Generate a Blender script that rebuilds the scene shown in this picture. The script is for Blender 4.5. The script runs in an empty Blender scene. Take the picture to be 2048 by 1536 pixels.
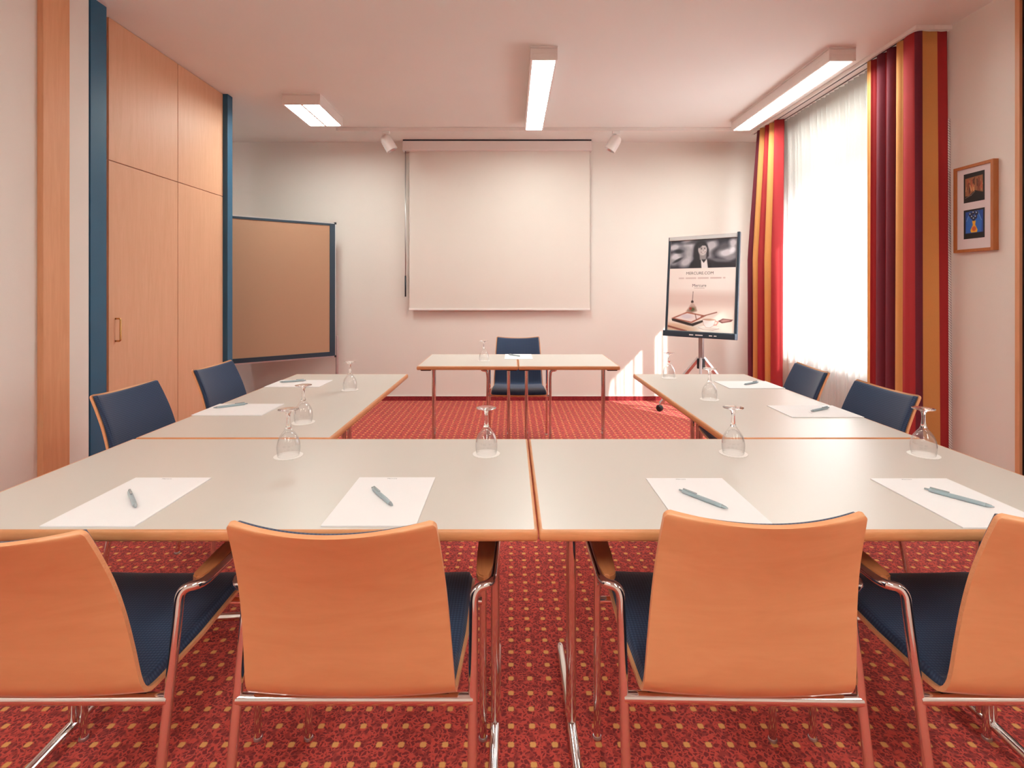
import bpy, bmesh, math, random
import numpy as np
from mathutils import Vector, Matrix
random.seed(7)
PI = math.pi
COL = bpy.context.scene.collection
SC = bpy.context.scene

# ------------------------------------------------------------------ helpers
def lin(c):
    r = []
    for v in c:
        v = v / 255.0
        r.append(v / 12.92 if v <= 0.04045 else ((v + 0.055) / 1.055) ** 2.4)
    return tuple(r)

def tag(o, label=None, cat=None, group=None, kind=None):
    if label: o['label'] = label
    if cat: o['category'] = cat
    if group: o['group'] = group
    if kind: o['kind'] = kind
    return o

def empty(name, loc=(0, 0, 0), rz=0.0, label=None, cat=None, group=None):
    o = bpy.data.objects.new(name, None)
    o.empty_display_size = 0.1
    COL.objects.link(o)
    o.location = loc
    o.rotation_euler = (0, 0, rz)
    return tag(o, label, cat, group)

def obj(name, bm, mat, parent=None, smooth=False, angle=None, recalc=True):
    if recalc:
        bmesh.ops.recalc_face_normals(bm, faces=bm.faces[:])
    me = bpy.data.meshes.new(name)
    bm.to_mesh(me)
    bm.free()
    if smooth:
        for p in me.polygons:
            p.use_smooth = True
        if angle is not None:
            me.set_sharp_from_angle(angle=math.radians(angle))
    for m in (mat if isinstance(mat, (list, tuple)) else [mat]):
        me.materials.append(m)
    o = bpy.data.objects.new(name, me)
    COL.objects.link(o)
    if parent: o.parent = parent
    return o

def copy_tree(root, loc, rz, label=None):
    r = root.copy(); COL.objects.link(r)
    r.location = loc; r.rotation_euler = (0, 0, rz)
    if label: r['label'] = label
    for ch in list(root.children):
        c = ch.copy(); COL.objects.link(c); c.parent = r
        for g in list(ch.children):
            d = g.copy(); COL.objects.link(d); d.parent = c
    return r

def box(bm, x0, x1, y0, y1, z0, z1, bev=0.0, seg=2):
    r = bmesh.ops.create_cube(bm, size=1.0)
    vs = r['verts']
    for v in vs:
        v.co = Vector((x0 + (v.co.x + .5) * (x1 - x0), y0 + (v.co.y + .5) * (y1 - y0), z0 + (v.co.z + .5) * (z1 - z0)))
    if bev > 0:
        es = list({e for v in vs for e in v.link_edges})
        bmesh.ops.bevel(bm, geom=es, offset=bev, segments=seg, profile=0.5, affect='EDGES')
    return bm

def mkbox(*a, **k):
    return box(bmesh.new(), *a, **k)

def xform(bm, M):
    bmesh.ops.transform(bm, matrix=M, verts=bm.verts[:])
    return bm

def catmull(pts, n=8):
    P = [Vector(p) for p in pts]
    P = [2 * P[0] - P[1]] + P + [2 * P[-1] - P[-2]]
    out = []
    for i in range(1, len(P) - 2):
        a, b, c, d = P[i - 1], P[i], P[i + 1], P[i + 2]
        for k in range(n):
            t = k / n
            out.append(.5 * ((2 * b) + (c - a) * t + (2 * a - 5 * b + 4 * c - d) * t * t + (3 * b - a - 3 * c + d) * t ** 3))
    out.append(P[-2])
    return out

def fillet(pts, r, n=6):
    """polyline with rounded corners"""
    P = [Vector(p) for p in pts]
    out = [P[0]]
    for i in range(1, len(P) - 1):
        a, b, c = P[i - 1], P[i], P[i + 1]
        d1 = min(r, (a - b).length * .48); d2 = min(r, (c - b).length * .48)
        p = b + (a - b).normalized() * d1; q = b + (c - b).normalized() * d2
        for k in range(n + 1):
            t = k / n
            out.append((1 - t) ** 2 * p + 2 * t * (1 - t) * b + t * t * q)
    out.append(P[-1])
    return out

def tube(bm, pts, r, n=14, caps=True, flat=1.0):
    P = [Vector(p) for p in pts]
    rings = []
    T0 = (P[1] - P[0]).normalized()
    up = Vector((0, 0, 1)) if abs(T0.z) < .9 else Vector((1, 0, 0))
    N = (up - T0 * up.dot(T0)).normalized()
    for i, p in enumerate(P):
        if i == 0: T = P[1] - P[0]
        elif i == len(P) - 1: T = P[-1] - P[-2]
        else: T = (P[i + 1] - P[i]).normalized() + (P[i] - P[i - 1]).normalized()
        T = T.normalized()
        N = (N - T * N.dot(T)).normalized()
        B = T.cross(N)
        rr = r(i / (len(P) - 1)) if callable(r) else r
        rings.append([bm.verts.new(p + N * (math.cos(2 * PI * k / n) * rr) + B * (math.sin(2 * PI * k / n) * rr * flat)) for k in range(n)])
    for a, b in zip(rings, rings[1:]):
        for k in range(n):
            bm.faces.new((a[k], a[(k + 1) % n], b[(k + 1) % n], b[k]))
    if caps:
        bm.faces.new(rings[0][::-1]); bm.faces.new(rings[-1])
    return bm

def mktube(*a, **k):
    return tube(bmesh.new(), *a, **k)

def lathe(bm, prof, n=32, M=None):
    rings = []
    for r, z in prof:
        if r < 1e-6:
            rings.append([bm.verts.new((0, 0, z))])
        else:
            rings.append([bm.verts.new((r * math.cos(2 * PI * k / n), r * math.sin(2 * PI * k / n), z)) for k in range(n)])
    vs = [v for rg in rings for v in rg]
    for a, b in zip(rings, rings[1:]):
        for k in range(n):
            if len(a) == 1 and len(b) == 1: continue
            if len(a) == 1: bm.faces.new((a[0], b[k], b[(k + 1) % n]))
            elif len(b) == 1: bm.faces.new((a[k], a[(k + 1) % n], b[0]))
            else: bm.faces.new((a[k], a[(k + 1) % n], b[(k + 1) % n], b[k]))
    if M is not None:
        for v in vs: v.co = M @ v.co
    return bm

def axis_matrix(origin, axis):
    z = Vector(axis).normalized()
    return Matrix.Translation(Vector(origin)) @ z.to_track_quat('Z', 'Y').to_matrix().to_4x4()

def text_bm(body, width, bold=0.0):
    cu = bpy.data.curves.new('lettering', 'FONT')
    cu.body = body; cu.align_x = 'CENTER'; cu.align_y = 'CENTER'; cu.size = 1.0
    cu.offset = bold
    cu.resolution_u = 3
    ob = bpy.data.objects.new('lettering', cu)
    COL.objects.link(ob)
    dg = bpy.context.evaluated_depsgraph_get()
    me = bpy.data.meshes.new_from_object(ob.evaluated_get(dg))
    bpy.data.objects.remove(ob); bpy.data.curves.remove(cu)
    bm = bmesh.new(); bm.from_mesh(me); bpy.data.meshes.remove(me)
    w = max(v.co.x for v in bm.verts) - min(v.co.x for v in bm.verts)
    s = width / w
    for v in bm.verts: v.co *= s
    return bm

# ------------------------------------------------------------------ materials
class NT:
    def __init__(self, name):
        self.m = bpy.data.materials.new(name); self.m.use_nodes = True
        self.t = self.m.node_tree
        self.b = self.t.nodes['Principled BSDF']
        self.out = self.t.nodes['Material Output']
    def n(self, typ, **kw):
        nd = self.t.nodes.new(typ)
        for k, v in kw.items(): setattr(nd, k, v)
        return nd
    def l(self, a, b): self.t.links.new(a, b)
    def math(self, op, a, b=None, c=None, clamp=False):
        nd = self.n('ShaderNodeMath', operation=op, use_clamp=clamp)
        for i, v in enumerate((a, b, c)):
            if v is None: continue
            if isinstance(v, (int, float)): nd.inputs[i].default_value = v
            else: self.l(v, nd.inputs[i])
        return nd.outputs[0]
    def mix(self, f, a, b):
        nd = self.n('ShaderNodeMix', data_type='RGBA')
        if isinstance(f, (int, float)): nd.inputs[0].default_value = f
        else: self.l(f, nd.inputs[0])
        for v, i in ((a, 6), (b, 7)):
            if isinstance(v, tuple): nd.inputs[i].default_value = (*v[:3], 1)
            else: self.l(v, nd.inputs[i])
        return nd.outputs[2]
    def base(self, c):
        if isinstance(c, tuple): self.b.inputs['Base Color'].default_value = (*c[:3], 1)
        else: self.l(c, self.b.inputs['Base Color'])
    def set(self, **k):
        for a, v in k.items(): self.b.inputs[a.replace('_', ' ')].default_value = v
    def bump(self, h, strength=.2, dist=.002):
        nd = self.n('ShaderNodeBump')
        nd.inputs['Strength'].default_value = strength; nd.inputs['Distance'].default_value = dist
        self.l(h, nd.inputs['Height']); self.l(nd.outputs[0], self.b.inputs['Normal'])
    def pos(self):
        return self.n('ShaderNodeNewGeometry').outputs['Position']
    def objco(self):
        return self.n('ShaderNodeTexCoord').outputs['Object']
    def noise(self, vec, scale, detail=3, rough=.5, dist=0.0, mapscale=None):
        if mapscale:
            mp = self.n('ShaderNodeMapping'); mp.inputs['Scale'].default_value = mapscale
            self.l(vec, mp.inputs[0]); vec = mp.outputs[0]
        nd = self.n('ShaderNodeTexNoise')
        nd.inputs['Scale'].default_value = scale; nd.inputs['Detail'].default_value = detail
        nd.inputs['Roughness'].default_value = rough; nd.inputs['Distortion'].default_value = dist
        self.l(vec, nd.inputs['Vector'])
        return nd.outputs[0]
    def ramp(self, v, *stops):
        nd = self.n('ShaderNodeMapRange')
        nd.inputs[1].default_value, nd.inputs[2].default_value = stops[0], stops[1]
        nd.inputs[3].default_value, nd.inputs[4].default_value = (stops[2], stops[3]) if len(stops) > 2 else (0, 1)
        self.l(v, nd.inputs[0]); return nd.outputs[0]

def plain(name, c, rough=.5, metal=0.0, noise=.04, scale=40, **k):
    t = NT(name)
    f = t.noise(t.objco(), scale, 2)
    d = tuple(max(0, x * (1 - noise)) for x in c)
    t.base(t.mix(f, c, d))
    t.set(Roughness=rough, Metallic=metal, **k)
    return t.m

def wood(name, c1, c2, stretch, scale=6, rough=.35, coat=0.0, fine=.5):
    t = NT(name)
    co = t.objco()
    a = t.noise(co, scale, 4, .55, 1.2, stretch)
    b = t.noise(co, scale * 9, 2, .5, 0, stretch)
    f = t.math('ADD', t.ramp(a, .3, .7, 0, 1 - fine * .4), t.math('MULTIPLY', t.ramp(b, .3, .7), fine * .4), clamp=True)
    t.base(t.mix(f, c1, c2))
    t.set(Roughness=rough)
    if coat: t.b.inputs['Coat Weight'].default_value = coat
    t.bump(b, .03, .001)
    return t.m

M = {}
def wall_mat(name, c):
    t = NT(name)
    p = t.pos()
    n1 = t.noise(p, 160, 3, .6); n2 = t.noise(p, 1.3, 2)
    t.base(t.mix(t.ramp(n2, .3, .7), c, tuple(x * .97 for x in c)))
    t.set(Roughness=.85); t.bump(n1, .25, .002)
    return t.m
M['wall'] = wall_mat('wall_paint', (.79, .755, .705))
M['ceiling'] = wall_mat('ceiling_paint', (.80, .80, .77))
M['beech_chair'] = wood('beech_plywood', (.76, .39, .19), (.68, .32, .145), (1.2, 6, 6), 2.2, .33, .12, .35)
M['beech_edge'] = wood('beech_plywood_edge', (.82, .42, .22), (.72, .33, .15), (1, 40, 40), 4, .4)
M['beech_panel'] = wood('beech_veneer', (.71, .405, .255), (.645, .35, .21), (9, 9, .7), 3.5, .5, 0, .6)
M['beech_trim'] = wood('beech_trim', (.72, .37, .20), (.64, .31, .155), (9, 9, .6), 4, .4)
M['table_edge'] = wood('table_edge_wood', (.72, .33, .15), (.62, .26, .10), (3, 3, 30), 4, .35)
M['frame_wood'] = wood('frame_wood', (.48, .17, .05), (.38, .12, .035), (8, 8, 1), 6, .35)
M['arm_wood'] = wood('arm_wood', (.52, .19, .07), (.42, .14, .05), (8, 1, 8), 5, .3, .2)
M['laminate'] = plain('grey_laminate', (.66, .62, .57), .34, 0, .03, 500)
M['chrome'] = plain('chrome', (.80, .79, .78), .07, 1.0, .02)
M['silver'] = plain('silver_metal', (.62, .62, .63), .3, .9, .03)
M['white_metal'] = plain('white_metal', (.80, .76, .73), .4, 0, .02)
M['white_plastic'] = plain('white_plastic', (.82, .79, .76), .4, 0, .02)
M['blue_paint'] = plain('blue_lacquer', (.016, .105, .20), .42, 0, .08, 6)
M['black'] = plain('black_rubber', (.012, .012, .015), .5, 0, .1)
M['dark_metal'] = plain('dark_metal', (.03, .035, .045), .35, .4, .1)
M['board_frame'] = plain('blue_grey_frame', (.028, .05, .075), .4, .2, .08)
M['felt'] = plain('brown_felt', (.46, .265, .165), .9, 0, .06, 300)
M['screen'] = plain('screen_fabric', (.74, .69, .635), .8, 0, .03, 3)
M['paper'] = plain('white_paper', (.89, .885, .895), .7, 0, .015)
M['coaster'] = plain('coaster_paper', (.92, .90, .87), .85, 0, .03, 300)
M['pen'] = plain('pale_blue_plastic', (.36, .46, .50), .3, 0, .05)
M['pen_clip'] = plain('pen_clip', (.42, .50, .53), .25, .3, .05)
M['ink'] = plain('grey_ink', (.07, .06, .07), .7, 0, .05)
M['ink_pale'] = plain('pale_ink', (.55, .48, .46), .7, 0, .05)
M['white_mark'] = plain('white_mark', (.8, .8, .8), .6, 0, .02)
M['brass'] = plain('brass', (.72, .42, .16), .25, .9, .05)
M['dark_door'] = plain('dark_lacquer', (.006, .006, .011), .45, 0, .2, 4)
M['mat_board'] = plain('mat_board', (.72, .66, .68), .8, 0, .02)
M['lining'] = None

def upholstery():
    t = NT('navy_upholstery')
    uv = t.n('ShaderNodeTexCoord').outputs['UV']
    sp = t.n('ShaderNodeSeparateXYZ'); t.l(uv, sp.inputs[0])
    k = 2 * PI / .011
    a = t.math('SINE', t.math('MULTIPLY', t.math('ADD', sp.outputs[0], sp.outputs[1]), k * .72))
    b = t.math('SINE', t.math('MULTIPLY', t.math('SUBTRACT', sp.outputs[0], sp.outputs[1]), k * .72))
    w = t.ramp(t.math('MULTIPLY', a, b), -1, 1)
    nz = t.noise(uv, 900, 2)
    f = t.math('MULTIPLY', t.ramp(w, .35, .9), t.ramp(nz, .2, .8, .6, 1), clamp=True)
    t.base(t.mix(f, (.016, .034, .082), (.046, .085, .17)))
    t.set(Roughness=.85)
    t.b.inputs['Sheen Weight'].default_value = .25
    t.b.inputs['Sheen Roughness'].default_value = .4
    t.bump(w, .35, .0012)
    return t.m
M['navy'] = upholstery()

def carpet(name, spots=True):
    t = NT(name)
    p = t.pos()
    sp = t.n('ShaderNodeSeparateXYZ'); t.l(p, sp.inputs[0])
    g = .0612
    def cell(o, ph):
        return t.math('ABSOLUTE', t.math('SUBTRACT', t.math('FRACT', t.math('ADD', t.math('DIVIDE', o, g), ph)), .5))
    wob = t.noise(p, 260, 2)
    wobv = t.math('MULTIPLY', t.math('SUBTRACT', wob, .5), .06)
    dx, dy = cell(sp.outputs[0], .5), cell(sp.outputs[1], .5 - (1.501 / g) % 1)
    d = t.math('ADD', t.math('MAXIMUM', dx, dy), wobv)
    d2 = t.math('MULTIPLY', t.math('ADD', t.math('ADD', dx, dy), wobv), .62)
    d = t.math('MAXIMUM', d, d2)
    spot = t.ramp(d, .165, .115)
    # winding lines
    vo = t.n('ShaderNodeTexVoronoi', feature='DISTANCE_TO_EDGE')
    vo.inputs['Scale'].default_value = 80
    nz = t.n('ShaderNodeTexNoise'); nz.inputs['Scale'].default_value = 70; nz.inputs['Detail'].default_value = 2
    t.l(p, nz.inputs['Vector'])
    mixv = t.n('ShaderNodeVectorMath', operation='MULTIPLY_ADD')
    t.l(nz.outputs[1], mixv.inputs[0]); mixv.inputs[1].default_value = (.022, .022, 0); t.l(p, mixv.inputs[2])
    t.l(mixv.outputs[0], vo.inputs['Vector'])
    line = t.ramp(vo.outputs['Distance'], .18, .09)
    brk = t.ramp(t.noise(p, 45, 1), .38, .5)
    line = t.math('MULTIPLY', line, t.math('ADD', .35, t.math('MULTIPLY', brk, .65)))
    pile = t.noise(p, 900, 2)
    if spots:
        c = t.mix(line, (.25, .009, .013), (.72, .075, .050))
        c = t.mix(spot, c, (.90, .47, .14))
    else:
        c = t.mix(line, (.20, .008, .012), (.34, .024, .03))
    c2 = t.n('ShaderNodeMix', data_type='RGBA', blend_type='MULTIPLY'); c2.inputs[0].default_value = .5
    t.l(c, c2.inputs[6])
    gr = t.n('ShaderNodeCombineColor')
    pv = t.ramp(pile, .25, .75, .6, 1.25)
    for i in range(3): t.l(pv, gr.inputs[i])
    t.l(gr.outputs[0], c2.inputs[7])
    t.base(c2.outputs[2])
    t.set(Roughness=.95)
    t.b.inputs['Sheen Weight'].default_value = .15
    t.bump(t.math('ADD', pile, t.math('MULTIPLY', line, .6)), .5, .003)
    return t.m
M['carpet'] = carpet('patterned_red_carpet')
M['carpet_skirt'] = carpet('dark_red_carpet_edging', False)

def cloth(name, c, trans=.25):
    t = NT(name)
    f = t.noise(t.objco(), 500, 2, mapscale=(1, 1, .3))
    col = t.mix(f, c, tuple(x * .88 for x in c))
    t.base(col); t.set(Roughness=.85)
    tr = t.n('ShaderNodeBsdfTranslucent'); t.l(col, tr.inputs[0])
    mx = t.n('ShaderNodeMixShader'); mx.inputs[0].default_value = trans
    t.l(t.b.outputs[0], mx.inputs[1]); t.l(tr.outputs[0], mx.inputs[2]); t.l(mx.outputs[0], t.out.inputs[0])
    return t.m
M['c_yellow'] = cloth('curtain_yellow', (.80, .40, .13), .22)
M['c_red'] = cloth('curtain_red', (.50, .035, .04), .22)
M['c_burgundy'] = cloth('curtain_burgundy', (.19, .022, .042), .15)

def sheer_mat():
    t = NT('white_voile')
    f = t.noise(t.objco(), 700, 1, mapscale=(1, 1, .15))
    col = t.mix(f, (.74, .735, .72), (.62, .615, .60))
    d = t.n('ShaderNodeBsdfDiffuse'); t.l(col, d.inputs[0])
    tr = t.n('ShaderNodeBsdfTranslucent'); t.l(col, tr.inputs[0])
    tp = t.n('ShaderNodeBsdfTransparent'); tp.inputs[0].default_value = (1, 1, 1, 1)
    m1 = t.n('ShaderNodeMixShader'); m1.inputs[0].default_value = .55
    t.l(d.outputs[0], m1.inputs[1]); t.l(tr.outputs[0], m1.inputs[2])
    m2 = t.n('ShaderNodeMixShader'); m2.inputs[0].default_value = .40
    t.l(m1.outputs[0], m2.inputs[1]); t.l(tp.outputs[0], m2.inputs[2])
    t.l(m2.outputs[0], t.out.inputs[0])
    return t.m
M['sheer'] = sheer_mat()

def lining_mat():
    t = NT('corded_white_edge')
    co = t.objco()
    sp = t.n('ShaderNodeSeparateXYZ'); t.l(co, sp.inputs[0])
    w = t.math('FRACT', t.math('MULTIPLY', t.math('ADD', t.math('MULTIPLY', sp.outputs[0], 1.3), sp.outputs[2]), 62))
    t.base(t.mix(t.ramp(w, .55, .65), (.82, .78, .77), (.42, .36, .37)))
    t.set(Roughness=.8)
    return t.m
M['lining'] = lining_mat()

def glass_mat(name, ior=1.45, rough=0.0):
    t = NT(name)
    t.base((1, 1, 1)); t.set(Roughness=rough, IOR=ior)
    t.b.inputs['Transmission Weight'].default_value = 1.0
    return t.m
M['glass'] = glass_mat('clear_glass')
def thin_glass():
    t = NT('thin_clear_glass')
    tp = t.n('ShaderNodeBsdfTransparent'); tp.inputs[0].default_value = (.992, .992, .992, 1)
    gl = t.n('ShaderNodeBsdfGlossy'); gl.inputs['Roughness'].default_value = .01
    lw = t.n('ShaderNodeLayerWeight'); lw.inputs[0].default_value = .35
    f = t.math('MULTIPLY_ADD', t.math('POWER', lw.outputs['Facing'], 2.0), .75, .05)
    mx = t.n('ShaderNodeMixShader'); t.l(f, mx.inputs[0])
    t.l(tp.outputs[0], mx.inputs[1]); t.l(gl.outputs[0], mx.inputs[2]); t.l(mx.outputs[0], t.out.inputs[0])
    return t.m
M['thin_glass'] = thin_glass()
def pane_mat():
    t = NT('window_glass')
    tp = t.n('ShaderNodeBsdfTransparent'); gl = t.n('ShaderNodeBsdfGlossy'); gl.inputs['Roughness'].default_value = .02
    mx = t.n('ShaderNodeMixShader'); mx.inputs[0].default_value = .06
    t.l(tp.outputs[0], mx.inputs[1]); t.l(gl.outputs[0], mx.inputs[2]); t.l(mx.outputs[0], t.out.inputs[0])
    return t.m
M['pane'] = pane_mat()

def emit(name, c, s):
    t = NT(name)
    e = t.n('ShaderNodeEmission'); e.inputs[0].default_value = (*c, 1); e.inputs[1].default_value = s
    t.l(e.outputs[0], t.out.inputs[0])
    return t.m
LAMP = 21.0
M['lamp'] = emit('lamp_diffuser', (.95, 1.0, .93), LAMP)

def painted(name):
    t = NT(name)
    a = t.n('ShaderNodeAttribute', attribute_name='print')
    t.base(a.outputs['Color']); t.set(Roughness=.5)
    return t.m
M['print'] = painted('printed_sheet')

# ------------------------------------------------------------------ printed pictures (flat prints, coloured per vertex)
class Canvas:
    def __init__(s, w, h, W, H, c):
        s.W, s.H, s.w, s.h = W, H, w, h
        xs, ys = np.linspace(0, W, w), np.linspace(0, H, h)
        s.x, s.y = np.meshgrid(xs, ys)
        s.a = np.ones((h, w, 3)) * np.array(c, float)
    def blend(s, m, c, op=1.0):
        m = np.clip(m, 0, 1)[..., None] * op
        s.a = s.a * (1 - m) + np.array(c, float) * m
    def ell(s, cx, cy, rx, ry, c, soft=.1, rot=0.0, op=1.0):
        dx, dy = s.x - cx, s.y - cy
        u = (dx * math.cos(rot) + dy * math.sin(rot)) / rx
        v = (-dx * math.sin(rot) + dy * math.cos(rot)) / ry
        s.blend((1 - np.sqrt(u * u + v * v)) / soft + .5, c, op)
    def poly(s, pts, c, soft=.004, op=1.0):
        inside = np.zeros(s.x.shape, bool); d = np.full(s.x.shape, 1e9)
        n = len(pts)
        for i in range(n):
            (x0, y0), (x1, y1) = pts[i], pts[(i + 1) % n]
            if y0 != y1:
                cond = ((y0 > s.y) != (y1 > s.y)) & (s.x < (x1 - x0) * (s.y - y0) / (y1 - y0) + x0)
                inside ^= cond
            d = np.minimum(d, s.seg(x0, y0, x1, y1))
        s.blend(np.where(inside, d, -d) / soft + .5, c, op)
    def seg(s, x0, y0, x1, y1):
        L = (x1 - x0) ** 2 + (y1 - y0) ** 2 + 1e-12
        t = np.clip(((s.x - x0) * (x1 - x0) + (s.y - y0) * (y1 - y0)) / L, 0, 1)
        return np.hypot(s.x - x0 - t * (x1 - x0), s.y - y0 - t * (y1 - y0))
    def line(s, pts, wd, c, soft=.003, op=1.0):
        for (x0, y0), (x1, y1) in zip(pts, pts[1:]):
            s.blend((wd / 2 - s.seg(x0, y0, x1, y1)) / soft + .5, c, op)
    def build(s, name, parent, depth=0.0):
        """vertical sheet in the local XZ plane, x centred, z = 0 at the bottom"""
        me = bpy.data.meshes.new(name)
        v = np.stack([s.x - s.W / 2, np.full(s.x.shape, depth), s.H - s.y], -1).reshape(-1, 3)
        fs = []
        for j in range(s.h - 1):
            for i in range(s.w - 1):
                q = j * s.w + i
                fs.append((q, q + s.w, q + s.w + 1, q + 1))
        me.from_pydata(v.tolist(), [], fs)
        at = me.color_attributes.new('print', 'FLOAT_COLOR', 'POINT')
        a = np.clip(s.a / 255.0, 0, 1)
        a = np.where(a <= .04045, a / 12.92, ((a + .055) / 1.055) ** 2.4)
        rgba = np.concatenate([a, np.ones(a.shape[:2] + (1,))], -1)
        at.data.foreach_set('color', rgba.astype(np.float32).ravel())
        me.materials.append(M['print'])
        o = bpy.data.objects.new(name, me); COL.objects.link(o); o.parent = parent
        return o

# ------------------------------------------------------------------ room shell
ZC = 2.944; YB = 5.883; YF = -2.3
XL = -2.40; XA = -3.25; XR = 2.80
def struct(name, bm, mat, label, cat, parent=None, **k):
    o = obj(name, bm, mat, parent, **k)
    if parent is None: tag(o, label, cat, None, 'structure')
    return o
struct('floor', mkbox(XA - .2, XR + .3, YF - .2, YB + .2, -.1, 0), M['carpet'], 'red carpet floor with winding pattern and small yellow squares', 'floor')
struct('ceiling', mkbox(XA - .2, XR + .3, YF - .2, YB + .2, ZC, ZC + .1), M['ceiling'], 'plain white ceiling above the tables', 'ceiling')
struct('wall_back', mkbox(XA - .2, XR + .3, YB, YB + .15, 0, ZC), M['wall'], 'pale wall behind the projection screen', 'wall')
struct('wall_front', mkbox(XA - .2, XR + .3, YF - .15, YF, 0, ZC), M['wall'], 'pale wall behind the viewer', 'wall')
bm = mkbox(XL - .7, XL, YF, 2.935, 0, ZC)
box(bm, XA - .15, XA, 2.935, YB, 0, ZC)
struct('wall_left', bm, M['wall'], 'pale left wall next to the wooden wardrobe', 'wall')
# right wall with the window opening
WY0, WY1, WZ0, WZ1 = 3.52, 5.18, .64, 2.13
bm = bmesh.new()
box(bm, XR, XR + .25, 2.865, WY0, 0, ZC)
box(bm, XR, XR + .25, WY1, YB, 0, ZC)
box(bm, XR, XR + .25, WY0, WY1, 0, WZ0)
box(bm, XR, XR + .25, WY0, WY1, WZ1, ZC)
box(bm, XR, XR + .25, YF, 1.80, 0, ZC)
struct('wall_right', bm, M['wall'], 'pale right wall holding the window and the framed prints', 'wall')
# window
wroot = empty('window_1', (XR + .12, (WY0 + WY1) / 2, WZ0), 0, 'window behind the white voile curtain', 'window')
wroot['kind'] = 'structure'
hw = (WY1 - WY0) / 2; hh = WZ1 - WZ0
bm = bmesh.new()
for a in ((-hw, -hw + .07), (-.045, .045), (hw - .07, hw)):
    box(bm, -.03, .03, a[0], a[1], 0, hh)
box(bm, -.03, .03, -hw + .07, -.045, 0, .07); box(bm, -.03, .03, -hw + .07, -.045, hh - .07, hh)
box(bm, -.03, .03, .045, hw - .07, 0, .07); box(bm, -.03, .03, .045, hw - .07, hh - .07, hh)
obj('window_frame', bm, M['white_plastic'], wroot)
bm = bmesh.new()
box(bm, -.004, .004, -hw + .07, -.045, .07, hh - .07); box(bm, -.004, .004, .045, hw - .07, .07, hh - .07)
obj('pane', bm, M['pane'], wroot)
obj('window_sill', mkbox(-.16, -.035, -hw, hw, -.0, .022, .004), M['white_plastic'], wroot)

# carpet skirting on the back wall with a pale top strip
bm = mkbox(XA, XR, YB - .008, YB, 0, .050)
struct('baseboard_back', bm, M['carpet_skirt'], 'dark red carpet skirting along the back wall', 'baseboard')
struct('trim_1', mkbox(XA, XR, YB - .010, YB, .050, .056), M['white_plastic'], 'thin pale strip on top of the red skirting', 'trim')
# wooden upright on the left wall
struct('trim_2', mkbox(XL, XL + .032, 2.615, 2.772, 0, ZC, .002), M['beech_trim'], 'vertical beech board on the left wall', 'trim')
# dark doorway at the right edge
struct('trim_3', mkbox(XR - .006, XR + .05, 2.838, 2.865, 0, ZC, .002), M['beech_trim'], 'thin beech edge beside the dark door at far right', 'trim')
d = empty('door_1', (XR, 2.3, 0), 0, 'dark full-height door at the right edge', 'door'); d['kind'] = 'structure'
obj('door_leaf', mkbox(.01, .055, -.50, .538, 0.0, ZC), M['dark_door'], d)
bm = mktube(fillet([(.01, -.36, 1.02), (-.05, -.36, 1.02), (-.05, -.24, 1.02)], .02), .009)
obj('door_handle', bm, M['silver'], d, True)

# ------------------------------------------------------------------ wardrobe
wd = empty('wardrobe', (-2.47, 3.76, 0), 0, 'tall built-in beech wardrobe between two blue posts', 'wardrobe')
XW = -2.47
obj('carcass', mkbox(-.60, -.021, 3.0 - 3.76, 4.428 - 3.76, 0, ZC - .002), M['beech_trim'], wd)
def wdoor(y0, y1, z0, z1):
    return obj('door', mkbox(-.020, 0, y0 - 3.76, y1 - 3.76, z0, z1, .0015), M['beech_panel'], wd)
Y0, Y1, Y2, ZM = 3.172, 3.830, 4.427, 2.063
g = .0025
wdoor(Y0, Y1 - g, ZM + g, ZC - .004)
wdoor(Y1 + g, Y2, ZM + g, ZC - .004)
dl = wdoor(Y0, Y1 - g, .08, ZM - g)
wdoor(Y1 + g, Y2, .08, ZM - g)
h = fillet([(0, 3.225 - 3.76, .945), (.032, 3.225 - 3.76, .945), (.032, 3.225 - 3.76, 1.085), (0, 3.225 - 3.76, 1.085)], .012)
hd = obj('handle', mktube(h, .0055, 10), M['brass'], dl, True)
bm = mkbox(-.60, .07, 2.948 - 3.76, 3.066 - 3.76, 0, ZC - .001, .002)
s1 = obj('side_panel', bm, M['blue_paint'], wd); s1['label'] = 'blue lacquered post nearer the viewer'
bm = mkbox(-.60, .04, 4.430 - 3.76, 4.507 - 3.76, 0, ZC - .001, .002)
s2 = obj('side_panel', bm, M['blue_paint'], wd); s2['label'] = 'blue lacquered post beside the pinboard'

# ------------------------------------------------------------------ ceiling lights
def ceiling_light(x0, x1, y0, y1, label, twin=False, group='surface mounted ceiling lights'):
    cx, cy = (x0 + x1) / 2, (y0 + y1) / 2
    r = empty('ceiling_light', (cx, cy, ZC), 0, label, 'ceiling light', group)
    w, l = (x1 - x0) / 2, (y1 - y0) / 2
    T = .095
    bm = bmesh.new()
    box(bm, -w, w, -l, l, -.012, 0)
    box(bm, -w, w, -l, l, -.052, -.014, .002)
    rim = .016
    box(bm, -w, -w + rim, -l, l, -T, -.05, .002); box(bm, w - rim, w, -l, l, -T, -.05, .002)
    box(bm, -w + rim, w - rim, -l, -l + rim, -T, -.05, .002); box(bm, -w + rim, w - rim, l - rim, l, -T, -.05, .002)
    if twin: box(bm, -.009, .009, -l + rim, l - rim, -T, -.05)
    obj('housing', bm, M['white_metal'], r)
    spans = [(-w + rim, -.009), (.009, w - rim)] if twin else [(-w + rim, w - rim)]
    for a, b in spans:
        obj('diffuser', mkbox(a, b, -l + rim, l - rim, -T + .006, -T + .012), M['lamp'], r)
    return r
ceiling_light(-1.960, -1.632, 4.42, 5.02, 'short wide twin-tube ceiling light near the wardrobe', True)
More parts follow.
